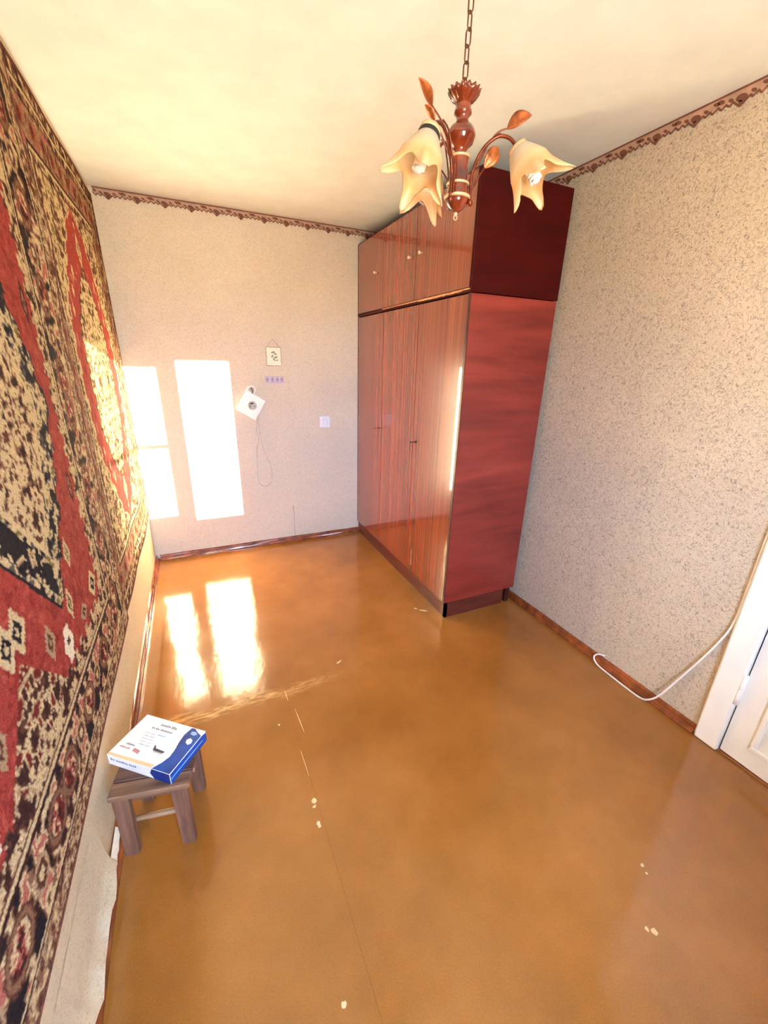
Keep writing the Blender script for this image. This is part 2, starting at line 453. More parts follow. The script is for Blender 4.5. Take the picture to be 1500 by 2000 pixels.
# ------------------------------------------------------------------ door
dr = bpy.data.objects.new('door_1', None); COL.objects.link(dr); dr.location = (W, (DY0 + DY1) / 2, 0)
struct(dr, 'white enamelled panel door with moulded casing', 'door')
def D(s, a, b, bev=0.0, mi=0):      # a, b given as (depth into room, y, z) world y
    yc = (DY0 + DY1) / 2
    return s.box((-b[0], min(a[1], b[1]) - yc, a[2]), (-a[0], max(a[1], b[1]) - yc, b[2]), mi, bev)
D(MB(), (-.02, DY0, 0), (.024, DY0 + .092, DZ + .09), .007).build('casing', M_door, dr)
D(MB(), (-.02, DY1 - .092, 0), (.024, DY1, DZ + .09), .007).build('casing', M_door, dr)
D(MB(), (-.02, DY1, DZ), (.024, DY0, DZ + .09), .007).build('casing', M_door, dr)
leaf = D(MB(), (-.032, DY1 + .004, .012), (.004, DY0 - .004, DZ - .004), .002).build('door_leaf', M_door, dr)
D(MB(), (-.075, DY1, 0), (-.045, DY0, DZ)).build('light_block_board', M_base, dr)  # unseen board added behind the leaf to keep outside light from leaking in
D(MB(), (-.045, DY1, 0), (-.002, DY0, .009)).build('light_block_strip', M_base, dr)  # strip added under the leaf to block light through the bottom gap
def panel(ya_, yb_, za, zb):
    yc = (DY0 + DY1) / 2; s = MB()
    # raised moulding frame and recessed looking field
    w = .022
    for (p, q) in (((ya_, za), (yb_, za + w)), ((ya_, zb - w), (yb_, zb)), ((ya_, za + w), (ya_ + w, zb - w)), ((yb_ - w, za + w), (yb_, zb - w))):
        s.box((-.016, p[0] - yc, p[1]), (-.004, q[0] - yc, q[1]), 0, .005)
    s.build('panel_moulding', M_door, leaf)
panel(DY1 + .10, DY0 - .09, .105, .78); panel(DY1 + .10, DY0 - .09, .95, 1.90)
for z in (.335, 1.70):
    s = MB(); yh = DY0 - (DY0 + DY1) / 2
    s.lathe([(.0001, -.075), (.011, -.073), (.012, -.002), (.0105, 0), (.012, .002), (.011, .073), (.0001, .075)], 12, 0, Matrix.Translation((-.014, yh, z)))
    s.build('hinge', M_door, leaf)
s = MB(); s.box((-.010, DY1 + .03 - (DY0 + DY1) / 2, .93), (-.004, DY1 + .07 - (DY0 + DY1) / 2, 1.12), 0, .002)
s.tube([(-.008, DY1 + .05 - (DY0 + DY1) / 2, 1.05), (-.05, DY1 + .05 - (DY0 + DY1) / 2, 1.05), (-.052, DY1 + .15 - (DY0 + DY1) / 2, 1.05)], .008)
s.build('door_handle', M_metal, leaf)

# white cable beside the door
M_cable = plain('cable_white', (238, 234, 226), .4, vary=.03)
x = W
path = [(x - .0075, -2.762, 2.2), (x - .0075, -2.763, 1.4), (x - .0075, -2.763, .95), (x - .0075, -2.764, .72), (x - .0085, -2.760, .58), (x - .010, -2.735, .47), (x - .012, -2.700, .36), (x - .018, -2.645, .20), (x - .030, -2.60, .075),
        (x - .040, -2.565, .022), (x - .046, -2.53, .006), (x - .048, -2.46, .005), (x - .046, -2.36, .006), (x - .044, -2.28, .010), (x - .036, -2.245, .030), (x - .024, -2.25, .052), (x - .012, -2.275, .062), (x - .0075, -2.285, .064)]
cb = tag(MB().tube(smooth_path(path), .0042, 7).build('cable', M_cable), 'thin white cable sagging from the door casing to the baseboard', 'cable')

# ------------------------------------------------------------------ wardrobe
M_front = veneer('mahogany_front', (122, 48, 26), (156, 76, 46), (1, 70, .22), .25, 1.0, .015)
M_front.node_tree.nodes['Principled BSDF'].inputs['Coat IOR'].default_value = 1.6
M_side = veneer('mahogany_side', (116, 32, 24), (162, 60, 46), (1.1, 1, 9), .38, .25, .25, wave=(3, .04))
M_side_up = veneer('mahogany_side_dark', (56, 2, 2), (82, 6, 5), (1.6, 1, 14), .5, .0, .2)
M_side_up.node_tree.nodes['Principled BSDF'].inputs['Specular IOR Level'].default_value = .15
M_edge = plain('dark_edge', (70, 26, 20), .35, vary=.2)
M_plinth = veneer('plinth_wood', (74, 26, 20), (118, 54, 40), (3, 3, 60), .35, .3)
M_rawedge = plain('bare_edge', (214, 150, 104), .55, vary=.2, scale=40)
M_knob = plain('pale_knob', (232, 214, 190), .2, metal=.3)
M_key = plain('dark_key', (60, 34, 24), .35, metal=.5)
XW, XB, YW, ZS, ZB, ZT = 1.730, 2.292, 1.566, 1.884, .110, 2.396
wd = thing('wardrobe', 'tall three door mahogany veneer wardrobe standing on a dark plinth', 'wardrobe', (XW, -YW, 0))
yl = YW - .002                       # local: x 0..depth, y 0..length
dep = XB - XW
t = .018
MB().box((0, 0, ZB), (dep, t, ZS), bev=.002).build('side_panel', [M_side], wd)
MB().box((0.001, .0005, ZB), (.0045, t, ZS)).build('edge_band', M_edge, wd).location = (-.0035, 0, 0)
MB().box((0, yl - t, ZB), (dep, yl, ZS), bev=.002).build('side_panel', M_side, wd)
MB().box((.02, t, ZS - t), (dep - .006, yl - t, ZS - .001)).build('top_panel', M_side, wd)
MB().box((.02, t, ZB), (dep - .006, yl - t, ZB + t)).build('bottom_panel', M_side, wd)
MB().box((dep - .006, t, ZB), (dep, yl - t, ZS)).build('back_panel', M_edge, wd)
third = yl / 3
doors = [(t + .001, .522), (.525, 1.043), (1.046, yl - t)]       # local y runs from the near side to the far wall
for i, (a, b) in enumerate(doors):
    d = MB().box((-.001, a + .0015, ZB + .003), (.003, b - .0015, ZS - .004)).box((.003, a + .0008, ZB + .003), (.017, b - .0008, ZS - .004), 1).build('door', [M_front, M_edge], wd)  # door body coloured dark so the gaps between doors read as shaded
    ky = {0: b - .038, 2: a + .045}.get(i)
    if ky is not None:
        s = MB(); R = Matrix.Translation((-.001, ky, 1.062)) @ Matrix.Rotation(-math.pi / 2, 4, 'Y')
        s.lathe([(.0001, 0.003), (.010, .0028), (.011, 0)], 14, 0, R)
        s.tube([(0, ky, 1.062), (-.028, ky, 1.062)], .0028, 6)
        s.tube([(-.036 + .009 * math.cos(q), ky + .011 * math.sin(q), 1.062) for q in np.linspace(0, 2 * math.pi, 13)[:-1]], .0022, 6, closed=True)
        s.build('key', M_key, d)
pl = MB(); pl.box((.012, .004, 0), (.030, yl, ZB)); pl.box((.012, .004, 0), (dep - .085, .022, ZB)); pl.build('plinth', M_plinth, wd)
MB().box((dep - .055, .006, 0), (dep - .025, .036, ZB), bev=.003).build('leg', M_edge, wd)
MB().box((dep - .055, yl - .036, 0), (dep - .025, yl - .006, ZB), bev=.003).build('leg', M_edge, wd)
s = MB(); s.box((-.0035, .46, .165), (-.0009, .4635, .29)); s.build('scratch', M_rawedge, wd)

tc_ = thing('top_cabinet', 'low three door mahogany cabinet sitting on top of the wardrobe below the ceiling', 'cabinet', (XW, -YW, ZS))
zt = ZT - ZS
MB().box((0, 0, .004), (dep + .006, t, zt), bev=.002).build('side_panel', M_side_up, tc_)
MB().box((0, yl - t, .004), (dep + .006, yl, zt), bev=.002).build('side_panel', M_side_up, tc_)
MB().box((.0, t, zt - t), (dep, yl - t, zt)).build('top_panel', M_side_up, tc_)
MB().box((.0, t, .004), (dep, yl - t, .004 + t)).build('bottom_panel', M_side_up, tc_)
MB().box((dep - .006, t, .022), (dep, yl - t, zt - t)).build('back_panel', M_edge, tc_)
for i, (a, b) in enumerate(((t + .001, .586), (.589, 1.066), (1.069, yl - t))):
    d = MB().box((-.003, a + .0015, .026), (-.0005, b - .0015, zt - .006)).box((-.0005, a + .0008, .026), (.016, b - .0008, zt - .020), 1).build('door', [M_front, M_edge], tc_)  # dark body again puts the shade of the door gaps into the colour
    ky = (a + .500, a + .065, a + .113)[i]
    s = MB(); R = Matrix.Translation((-.003, ky, .264)) @ Matrix.Rotation(-math.pi / 2, 4, 'Y')
    s.lathe([(.004, 0), (.0045, .010), (.009, .014), (.0095, .019), (.006, .023), (.0001, .024)], 14, 0, R); s.build('knob', M_knob, d)
s = MB(); vv = []
for i in range(40):
    y = .012 + i * .027; w_ = .004 + (.008 if 2 < i < 20 else .002) * random.uniform(.6, 1)
    vv += [(-.0045, y, .022), (-.0045, y, .022 - w_), (-.001, y, .022 - w_), (-.001, y, .022)]
s.add(vv, [(i * 4 + k, i * 4 + (k + 1) % 4, i * 4 + 4 + (k + 1) % 4, i * 4 + 4 + k) for i in range(39) for k in range(4)])
s.build('chipped_edge', M_rawedge, tc_)

# ------------------------------------------------------------------ carpets on the wall
def vnoise(u, v, scale, seed):
    g = np.random.default_rng(seed).random((128, 128))
    x, y = (u * scale) % 127, (v * scale) % 127
    xi, yi = x.astype(int), y.astype(int); fx, fy = x - xi, y - yi
    fx = fx * fx * (3 - 2 * fx); fy = fy * fy * (3 - 2 * fy)
    return (g[xi, yi] * (1 - fx) * (1 - fy) + g[xi + 1, yi] * fx * (1 - fy) + g[xi, yi + 1] * (1 - fx) * fy + g[xi + 1, yi + 1] * fx * fy)
LC = lambda *c: np.array(s2l(*c)[:3])
CREAM, BEIGE, TAN, BROWN, DARK, BLACK = LC(206, 184, 138), LC(172, 144, 108), LC(134, 98, 72), LC(96, 58, 42), LC(62, 36, 30), LC(36, 31, 34)
RED, DRED, PINK, OLIVE = LC(160, 62, 52), LC(116, 40, 33), LC(176, 104, 88), LC(124, 112, 62)

def motif(C, mask, u, v, seed, pal, scale=38, cuts=(.36, .46, .58, .68)):
    m = .65 * vnoise(u, v, scale, seed) + .35 * vnoise(u, v, scale * 2.1, seed + 1)
    for i, c in enumerate(pal):
        lo = -1 if i == 0 else cuts[i - 1]; hi = 2 if i >= len(cuts) else cuts[i]
        C[mask & (m >= lo) & (m < hi)] = c

def spot(C, u, v, cu, cv, ru, rv, c, mask=None):
    d = np.abs(u - cu) / ru + np.abs(v - cv) / rv
    k = d < 1
    if mask is not None: k &= mask
    C[k] = c

def carpet(name, label, ya_, yb_, za, zb, surf, paint, step=.0062):
    ny, nz = int(round((ya_ - yb_) / step)), int(round((zb - za) / step))
    Yg, Zg = np.meshgrid(np.linspace(ya_, yb_, ny + 1), np.linspace(za, zb, nz + 1), indexing='ij')
    u = np.abs(Yg - (ya_ + yb_) / 2); v = np.abs(Zg - (za + zb) / 2)
    e = np.minimum((ya_ - yb_) / 2 - u, (zb - za) / 2 - v)
    C = paint(u, v, e, Yg, Zg)
    X = surf(Yg, Zg)
    Xp = X + rng.uniform(-.0012, .0012, X.shape)
    n1 = nz + 1; N = (ny + 1) * n1
    verts = np.concatenate([np.stack([Xp, Yg, Zg], -1).reshape(-1, 3)])
    i, j = np.meshgrid(np.arange(ny), np.arange(nz), indexing='ij'); a = (i * n1 + j).ravel()
    quads = np.stack([a, a + 1, a + n1 + 1, a + n1], -1)
    # edge skirt and backing make it a slab
    ring = [k for k in range(nz)] + [ii * n1 + nz for ii in range(ny)] + [ny * n1 + k for k in range(nz, 0, -1)] + [ii * n1 for ii in range(ny, 0, -1)]
    rv = verts[ring].copy(); rv[:, 0] -= .010
    R = len(ring); verts = np.concatenate([verts, rv])
    sk = np.array([[ring[k], N + k, N + (k + 1) % R, ring[(k + 1) % R]] for k in range(R)])[:, ::-1]
    bk = verts[:N].copy(); bk[:, 0] -= .008
    o2 = len(verts); verts = np.concatenate([verts, bk])
    faces = np.concatenate([quads, sk, quads[:, ::-1] + o2])
    me = bpy.data.meshes.new('pile')
    me.from_pydata(verts.tolist(), [], faces.tolist())
    cols = np.ones((len(verts), 4), np.float32); cols[:N, :3] = C.reshape(-1, 3); cols[N:, :3] = DARK
    ca = me.color_attributes.new('weave', 'FLOAT_COLOR', 'POINT'); ca.data.foreach_set('color', cols.ravel())
    me.polygons.foreach_set('use_smooth', [True] * len(me.polygons))
    me.materials.append(M_pile); me.update()
    root = thing(name, label, 'carpet', (0, (ya_ + yb_) / 2, za))
    o = bpy.data.objects.new('pile', me); COL.objects.link(o); o.parent = root
    o.location = (0, -(ya_ + yb_) / 2, -za)
    # overcast edge binding
    bnd = MB(); yy = ya_; pts = []
    for q in np.linspace(za, zb, 40): pts.append((float(surf(np.array(ya_), np.array(q))) - .004, ya_, q))
    bnd.tube(pts, .006, 6)
    pts = [(float(surf(np.array(q), np.array(za))) - .004, q, za) for q in np.linspace(ya_, yb_, 40)]; bnd.tube(pts, .006, 6)
    pts = [(float(surf(np.array(q), np.array(zb))) - .004, q, zb) for q in np.linspace(ya_, yb_, 40)]; bnd.tube(pts, .006, 6)
    b = bnd.build('edge_binding', M_binding, root); b.location = (0, -(ya_ + yb_) / 2, -za)
    return root

M_pile, nt, b = mat('wool_pile')
at_ = nd(nt, 'VertexColor'); at_.layer_name = 'weave'
sp2 = noise(nt, coords(nt), 220, 2, .6); rs = ramp(nt, [(.3, (.62, .6, .58, 1)), (.6, (1.08, 1.06, 1.04, 1))]); nt.links.new(sp2, rs.inputs[0])
nt.links.new(mix(nt, 1.0, at_.outputs[0], rs.outputs[0], 'MULTIPLY'), b.inputs['Base Color'])
b.inputs['Roughness'].default_value = .95; b.inputs['Specular IOR Level'].default_value = .1
b.inputs['Sheen Weight'].default_value = 0.0
bump(nt, b, sp2, .3, .004)
M_binding = plain('binding_wool', (112, 62, 46), .9, vary=.3, scale=120)

def far_paint(u, v, e, Yg, Zg):
    C = np.zeros(u.shape + (3,)); C[:] = CREAM
    al = np.where((1.56 / 2 - u) < (2.04 / 2 - v), v, u)          # runs along the border
    motif(C, e < 2, u, v, 3, [BROWN, TAN, CREAM, CREAM, OLIVE], 40, (.33, .42, .60, .68))
    fld = e >= .27
    hw = np.interp(v, [0, .2, .31, .48, .66, .76], [.47, .465, .43, .32, .17, .0]) + .012 * np.sign(np.sin(v * 60))
    hi = np.interp(v, [0, .23, .40, .52], [.31, .30, .16, 0.0]) + .010 * np.sign(np.sin(v * 75))
    ring = (u < hw) & (u >= hi) & (v < .76)
    C[ring] = RED
    k = vnoise(u, v, 30, 9); C[ring & (k > .80)] = PINK
    edge = (np.abs(u - hw) < .008) & (v < .75); C[edge & fld] = CREAM
    edge = (np.abs(u - hi) < .007) & (v < .52); C[edge] = DARK
    for cv in (.58,): spot(C, u, v, 0, cv, .05, .075, CREAM); spot(C, u, v, 0, cv, .03, .045, OLIVE); spot(C, u, v, 0, cv, .015, .022, CREAM)
    for cv in (.30, .38, .46): spot(C, u, v, np.interp(cv, [.30, .46], [.36, .24]), cv, .018, .028, CREAM)
    for cv in (.06, .14): spot(C, u, v, .385, cv, .014, .022, DRED)
    inn = (u < hi - .007) & (v < .52)
    motif(C, inn, u, v, 21, [BROWN, OLIVE, CREAM, CREAM, TAN], 34, (.33, .42, .62, .70))
    # borders
    motif(C, e < .27, u, v, 5, [DARK, BROWN, TAN, BEIGE, CREAM], 46, (.36, .47, .57, .66))
    bd = (e > .105) & (e < .215)
    ph = np.mod(al, .13) / .13
    motif(C, bd, u, v, 8, [BROWN, TAN, BEIGE, TAN, PINK], 34, (.36, .46, .58, .66))
    ro = bd & (np.hypot((ph - .5) * .13, e - .16) < .036); C[ro] = TAN
    ro = bd & (np.hypot((ph - .5) * .13, e - .16) < .022); C[ro] = DRED
    for lo, hi_, c in ((0, .016, BROWN), (.050, .060, DARK), (.060, .070, CREAM), (.095, .105, DARK), (.215, .225, DARK), (.225, .240, CREAM), (.262, .270, BROWN)):
        C[(e >= lo) & (e < hi_)] = c
    return C

def near_paint(u, v, e, Yg, Zg):
    C = np.zeros(u.shape + (3,)); C[:] = RED
    k = vnoise(u, v, 60, 30); C[k > .70] = LC(144, 50, 42); C[k < .2] = LC(174, 80, 66)
    hw = np.interp(v, [0, .02, .10, .13, .22, .30, .35, .47, .53], [.59, .59, .55, .55, .49, .46, .41, .33, .29])
    hw = hw + .010 * np.sign(np.sin(v * 70))
    top = .22 + u * 1.02
    med = (u < hw) & (v < top) & (v < .53)
    dist = np.minimum(hw - u, (top - v) * .72)
    motif(C, med, u, v, 41, [DARK, TAN, CREAM, CREAM, BROWN], 46, (.33, .42, .62, .70))
    motif(C, med & (dist < .115), u, v, 44, [BLACK, LC(92, 84, 80), CREAM, CREAM, OLIVE], 44, (.40, .50, .60, .70))
    C[med & (dist > .115) & (dist < .128)] = CREAM
    C[med & (dist < .010)] = BLACK
    dk = med & (u < .30) & (dist < .10) & (dist > .03) & (v > .12); motif(C, dk, u, v, 47, [BLACK, BLACK, BLACK, CREAM, BEIGE], 40, (.36, .48, .62, .72))
    cen = (u / .20 + v / .14) < 1; C[cen] = DRED; motif(C, cen & ((u / .20 + v / .14) > .55), u, v, 49, [BLACK, BROWN, PINK, CREAM], 40, (.4, .52, .64))
    pend = (v > .47 + u * 1.0) & (u < .26)
    motif(C, pend, u, v, 71, [DARK, BROWN, CREAM, BEIGE, DRED], 46, (.36, .46, .58, .66))
    # small figures standing in the red field
    for cu, cv, ru, rv_, c1, c2 in ((.03, .41, .045, .060, CREAM, BLACK), (.16, .53, .034, .055, BEIGE, BROWN), (.35, .53, .030, .050, CREAM, BROWN), (.43, .41, .030, .050, CREAM, OLIVE),
                                    (.62, .26, .028, .060, DARK, PINK), (.60, .60, .05, .05, CREAM, BLACK), (.45, .62, .04, .03, BEIGE, DARK)):
        spot(C, u, v, cu, cv, ru, rv_, c1); spot(C, u, v, cu, cv, ru * .55, rv_ * .55, c2); spot(C, u, v, cu, cv, ru * .22, rv_ * .25, c1)
    wf_ = (np.abs(u - .27) < .030 + .010 * np.cos((v - .61) * 80)) & (np.abs(v - .61) < .055); C[wf_] = LC(232, 222, 190)
    C[wf_ & (np.abs(v - .605) < .010) & (np.abs(u - .27) < .012)] = BROWN
    # borders
    al = np.where((1.0 - u) < (1.0 - v), v, u)
    g = e < .33 + .012 * np.sign(np.sin(al * 90))
    motif(C, g, u, v, 52, [DARK, BROWN, CREAM, BEIGE, CREAM], 42, (.34, .44, .54, .62))
    bd = (e > .075) & (e < .245)
    motif(C, bd, u, v, 55, [BLACK, DARK, TAN, CREAM, PINK], 30, (.34, .46, .54, .68))
    ph = np.mod(al + .06, .24) / .24
    d = np.hypot((ph - .5) * .24, (e - .16) * 1.25)
    C[bd & (d < .068)] = BROWN; C[bd & (d < .060)] = TAN; C[bd & (d < .046)] = BROWN
    motif(C, bd & (d < .042), u, v, 58, [DARK, DRED, PINK, CREAM], 60, (.4, .54, .64))
    d2 = np.hypot((np.minimum(ph, 1 - ph)) * .24, (e - .16) * 1.1)
    C[bd & (d2 < .040)] = BEIGE; C[bd & (d2 < .028)] = BROWN; C[bd & (d2 < .014)] = CREAM
    for lo, hi_, c in ((0, .012, BROWN), (.062, .070, DARK), (.070, .080, CREAM), (.240, .248, DARK), (.248, .262, CREAM), (.262, .268, BROWN)):
        C[(e >= lo) & (e < hi_)] = c
    mo = (e > .012) & (e < .062); motif(C, mo, u, v, 61, [BROWN, TAN, BEIGE, CREAM, TAN], 62, (.36, .46, .58, .7))
    return C

carpet('wall_carpet', 'wool carpet with a red lozenge ring hanging in the corner by the sunlit wall', -.045, -1.605, .405, 2.445,
       lambda y, z: .015 + .003 * np.sin(y * 9) * np.sin(z * 3), far_paint)
def near_surf(y, z):
    lift = np.exp(-((y + 1.53) / .08) ** 2) * (.0 + .022 * np.exp(-((z - 1.92) / .17) ** 2))
    return .031 + .002 * np.sin(y * 7 + 1) * np.cos(z * 2.2) + lift
carpet('wall_carpet', 'large red field wool carpet with cream and black medallion hanging above the wooden stool', -1.53, -3.53, .42, 2.42, near_surf, near_paint)

# ------------------------------------------------------------------ stool
M_stool = veneer('old_wood', (84, 52, 36), (146, 104, 76), (3, 40, 40), .62, 0.0)
M_stool_f = veneer('old_wood_front', (112, 78, 54), (176, 136, 100), (3, 40, 40), .62, 0.0)
M_stool_l = veneer('old_wood_pale', (150, 112, 76), (196, 158, 116), (3, 40, 40), .6, 0.0)
M_stool_d = veneer('old_wood_leg', (88, 54, 38), (150, 106, 78), (40, 40, 3), .62, 0.0)
st = thing('wooden_stool', 'low worn wooden stool with square legs beside the baseboard under the carpet', 'stool', (.164, -2.235, 0), math.radians(-11))
SH, hx, hy = .270, .117, .105
for (a, b) in ((-hy, -hy + .052), (-hy + .054, .030), (.032, hy)):
    MB().box((-hx, a, SH - .020), (hx, b, SH), bev=.003).build('seat_board', M_stool_f if a == -hy else M_stool, st)
for sy_ in (-1, 1):
    y_ = sy_ * (hy - .034)
    MB().box((-hx + .012, y_ - .009, SH - .058), (hx - .012, y_ + .009, SH - .0205), bev=.002).build('apron', M_stool, st)
    rng_ = MB(); rng_.tube([(-hx + .030, y_, .118), (0, y_, .120), (hx - .030, y_, .122)], [.0085, .0095, .0085], 8)
    rng_.build('stretcher', M_stool_l, st)
    for sx_ in (-1, 1):
        # tapering square leg: wide at the seat, narrow at the foot
        s = MB(); xo = sx_ * (hx - .009)
        for (z0_, z1_) in ((0, SH - .0205),):
            tp, bt = .047, .041
            xi0, xi1 = xo - sx_ * bt, xo - sx_ * tp
            ys = (y_ - .0195, y_ + .0195) if False else ((y_ + sy_ * .010, y_ + sy_ * .030))
            a0, a1 = min(ys), max(ys)
            p = [(min(xo, xi0), a0 - .006, z0_), (max(xo, xi0), a0 - .006, z0_), (max(xo, xi0), a1, z0_), (min(xo, xi0), a1, z0_),
                 (min(xo, xi1), a0 - .0, z1_), (max(xo, xi1), a0 - .0, z1_), (max(xo, xi1), a1, z1_), (min(xo, xi1), a1, z1_)]
            s.add(p, [(3, 2, 1, 0), (4, 5, 6, 7), (0, 1, 5, 4), (1, 2, 6, 5), (2, 3, 7, 6), (3, 0, 4, 7)])
        s.build('leg', M_stool_d, st)
for sx_ in (-1, 1):
    x_ = sx_ * (hx - .030)
    MB().box((x_ - .008, -hy + .040, SH - .055), (x_ + .008, hy - .040, SH - .0205), bev=.002).build('side_apron', M_stool, st)

# ------------------------------------------------------------------ box on the stool
M_card = plain('white_card', (240, 236, 230), .4, vary=.02)
M_blue = plain('blue_print', (18, 74, 150), .35, vary=.25, scale=18)
M_dblue = plain('deep_blue_print', (10, 48, 120), .35, vary=.1)
M_orange = plain('pale_orange_print', (240, 200, 150), .4, vary=.04)
M_ink = plain('grey_ink', (130, 126, 134), .5, vary=.1)
M_ink_d = plain('dark_ink', (70, 64, 66), .5, vary=.1)
M_red_i = plain('red_ink', (190, 130, 130), .5, vary=.1)
M_lblue = plain('light_blue_print', (150, 190, 226), .4, vary=.1)
bx = thing('cardboard_box', 'flat white and blue printed cardboard box lying on the wooden stool', 'box', (.1695, -2.196, SH + .0005), math.radians(-40))
LX, LY, LZ = .125, .0855, .044
body = MB().box((-LX, -LY, 0), (LX, LY, LZ), bev=.0015).build('carton', M_card, bx)
# in box coordinates: +x is the blue end, -y the long spine facing the room
def decal(name, poly, m, face='top', lift=.0004):
    s = MB()
    if face == 'top': s.prism(poly, LZ, LZ + lift, 0)
    elif face == 'spine': s.prism(poly, 0, lift, 0, Matrix.Translation((0, -LY, 0)) @ Matrix.Rotation(math.pi / 2, 4, 'X'))
    else: s.prism(poly, 0, lift, 0, Matrix.Translation((LX, 0, 0)) @ Matrix.Rotation(math.pi / 2, 4, 'Z') @ Matrix.Rotation(math.pi / 2, 4, 'X'))
    return s.build(name, m, bx)
curve = [(.072, LY - .004), (.066, .05), (.070, .02), (.078, -.01), (.080, -.035), (.072, -.058), (.056, -LY + .001)]
decal('blue_swoosh', [(LX - .001, LY - .022), (.100, LY - .012), (.086, LY - .003)] + curve + [(LX - .001, -LY + .001)], M_blue)
decal('blue_end', [(-LY + .001, .001), (LY - .001, .001), (LY - .001, LZ - .008), (LY - .02, LZ - .002), (-LY + .001, LZ - .002)], M_blue, 'end')
decal('blue_spine', [(.056, LZ - .001), (.046, LZ * .5), (.060, .001), (LX - .001, .001), (LX - .001, LZ - .001)], M_dblue, 'spine')
decal('end_edge', [(-LY + .002, LZ * .45), (LY - .02, LZ * .45), (LY - .02, LZ * .52), (-LY + .002, LZ * .52)], M_lblue, 'end', .0007)
decal('white_logo', [(.096, .045), (.108, .040), (.112, .028), (.104, .020), (.092, .026), (.088, .036)], M_card, lift=.0008)
decal('pale_logo', [(.082, .068), (.096, .072), (.108, .064), (.100, .056), (.086, .058)], M_lblue, lift=.0008)
decal('orange_band', [(-LX + .002, -LY + .001), (.050, -LY + .001), (.056, -LY + .014), (-LX + .002, -LY + .009)], M_orange)
def words(name, x0, y0, widths, h, m, face='top', gap=.004):
    x_ = x0
    s = MB()
    for w_ in widths:
        n_ = max(1, int(w_ / (h * .8)))
        for k in range(n_):                      # letter-like strokes
            a = x_ + k * w_ / n_; hh = h * random.choice((.7, .7, 1, .85))
            p = [(a, y0), (a + w_ / n_ * .72, y0), (a + w_ / n_ * .72, y0 + hh), (a, y0 + hh)]
            if face == 'top': s.prism(p, LZ, LZ + .0004)
            else: s.prism(p, 0, .0004, 0, Matrix.Translation((0, -LY, 0)) @ Matrix.Rotation(math.pi / 2, 4, 'X'))
        x_ += w_ + gap
    o = s.build(name, m, bx); return o
words('title_print', -.040, .058, (.040, .022), .009, M_ink)
words('title_print', -.062, .040, (.012, .016, .048), .007, M_ink)
for i in range(5): words('small_print', -.072 + .004 * i, .020 - i * .011, (.022, .018), .0035, plain('faint_ink', (196, 192, 196), .5))
words('small_print', -.020, .022, (.03,), .004, M_lblue); words('small_print', -.095, -.036, (.034,), .006, M_ink); words('small_print', -.108, -.050, (.040,), .006, M_red_i)
decal('stamp_print', [(-.055, -.052), (-.028, -.056), (-.030, -.044), (-.056, -.040)], M_red_i)
s = MB()                                            # printed picture of a dark comb shaped tool
s.prism([(.008, -.030), (.048, -.030), (.052, -.024), (.012, -.021), (.006, -.012), (.002, -.014)], LZ, LZ + .0005)
for k in range(6): s.prism([(.014 + k * .006, -.030), (.017 + k * .006, -.030), (.016 + k * .006, -.037)], LZ, LZ + .0005)
s.build('tool_print', M_ink_d, bx)
words('spine_print', -.112, .024, (.018, .050, .03), .008, M_ink, 'spine')

# ------------------------------------------------------------------ small things on the far wall
# plaque on a thread
pq = thing('wall_plaque', 'small square cream plaque with a green sprig hanging on a thread', 'plaque', (1.033, 0, 1.502))
MB().box((-.056, -.012, 0), (.056, -.001, .136), bev=.002).build('tile', plain('plaque_cream', (240, 232, 204), .4, vary=.04), pq)
s = MB()
for a, b in (((-.058, -.014, -.002), (.058, -.011, .004)), ((-.058, -.014, .132), (.058, -.011, .138)), ((-.058, -.014, .004), (-.053, -.011, .132)), ((.053, -.014, .004), (.058, -.011, .132))): s.box(a, b)
s.build('rim', plain('plaque_rim', (190, 166, 128), .5), pq)
s = MB()
for (cx_, cz_, rr_, a0) in ((-.004, .098, .016, .3), (.012, .088, .015, -.6), (-.010, .070, .014, 1.0), (.014, .062, .016, .2), (.002, .046, .013, -.9), (.024, .040, .010, .6)):
    pts = [(cx_ + rr_ * math.cos(k * .628) * math.cos(a0) - .45 * rr_ * math.sin(k * .628) * math.sin(a0), cz_ + rr_ * math.cos(k * .628) * math.sin(a0) + .45 * rr_ * math.sin(k * .628) * math.cos(a0)) for k in range(10)]
    s.prism(pts, .012, .0128, 0, Matrix.Rotation(math.pi / 2, 4, 'X'))
s.build('sprig', plain('sprig_green', (150, 156, 120), .5, vary=.3, scale=60), pq)
s = MB(); s.tube([(-.050, -.004, .136), (0, -.003, .193), (.050, -.004, .136)], .0012, 5); s.ball((0, -.003, .194), .003, 8); s.build('thread', plain('thread', (170, 140, 110), .8), pq)

# lilac strip
ls = thing('paper_strip', 'small lilac patterned paper strip stuck below the cream plaque', 'sticker', (1.032, 0, 1.372))
MB().prism([(-.074, .0), (.068, -.004), (.076, .010), (.066, .050), (-.072, .056)], .0005, .002, 0, Matrix.Rotation(math.pi / 2, 4, 'X')).build('strip', plain('lilac_paper', (206, 194, 208), .6, vary=.08, scale=60), ls)
s = MB(); Rx = Matrix.Rotation(math.pi / 2, 4, 'X')
for cx_ in (-.058, -.018, .020, .056):
    pts = [(cx_ + .012 * math.cos(k * .785), .027 + .018 * math.sin(k * .785)) for k in range(8)]
    s.prism(pts, .002, .0028, 0, Rx); 
for q in np.linspace(-.066, .058, 9): s.prism([(q, .046), (q + .010, .046), (q + .005, .053)], .002, .0028, 0, Rx); s.prism([(q, .004), (q + .010, .004), (q + .005, .012)], .002, .0028, 0, Rx)
s.build('flower_print', plain('lilac_print', (166, 148, 172), .6), ls)

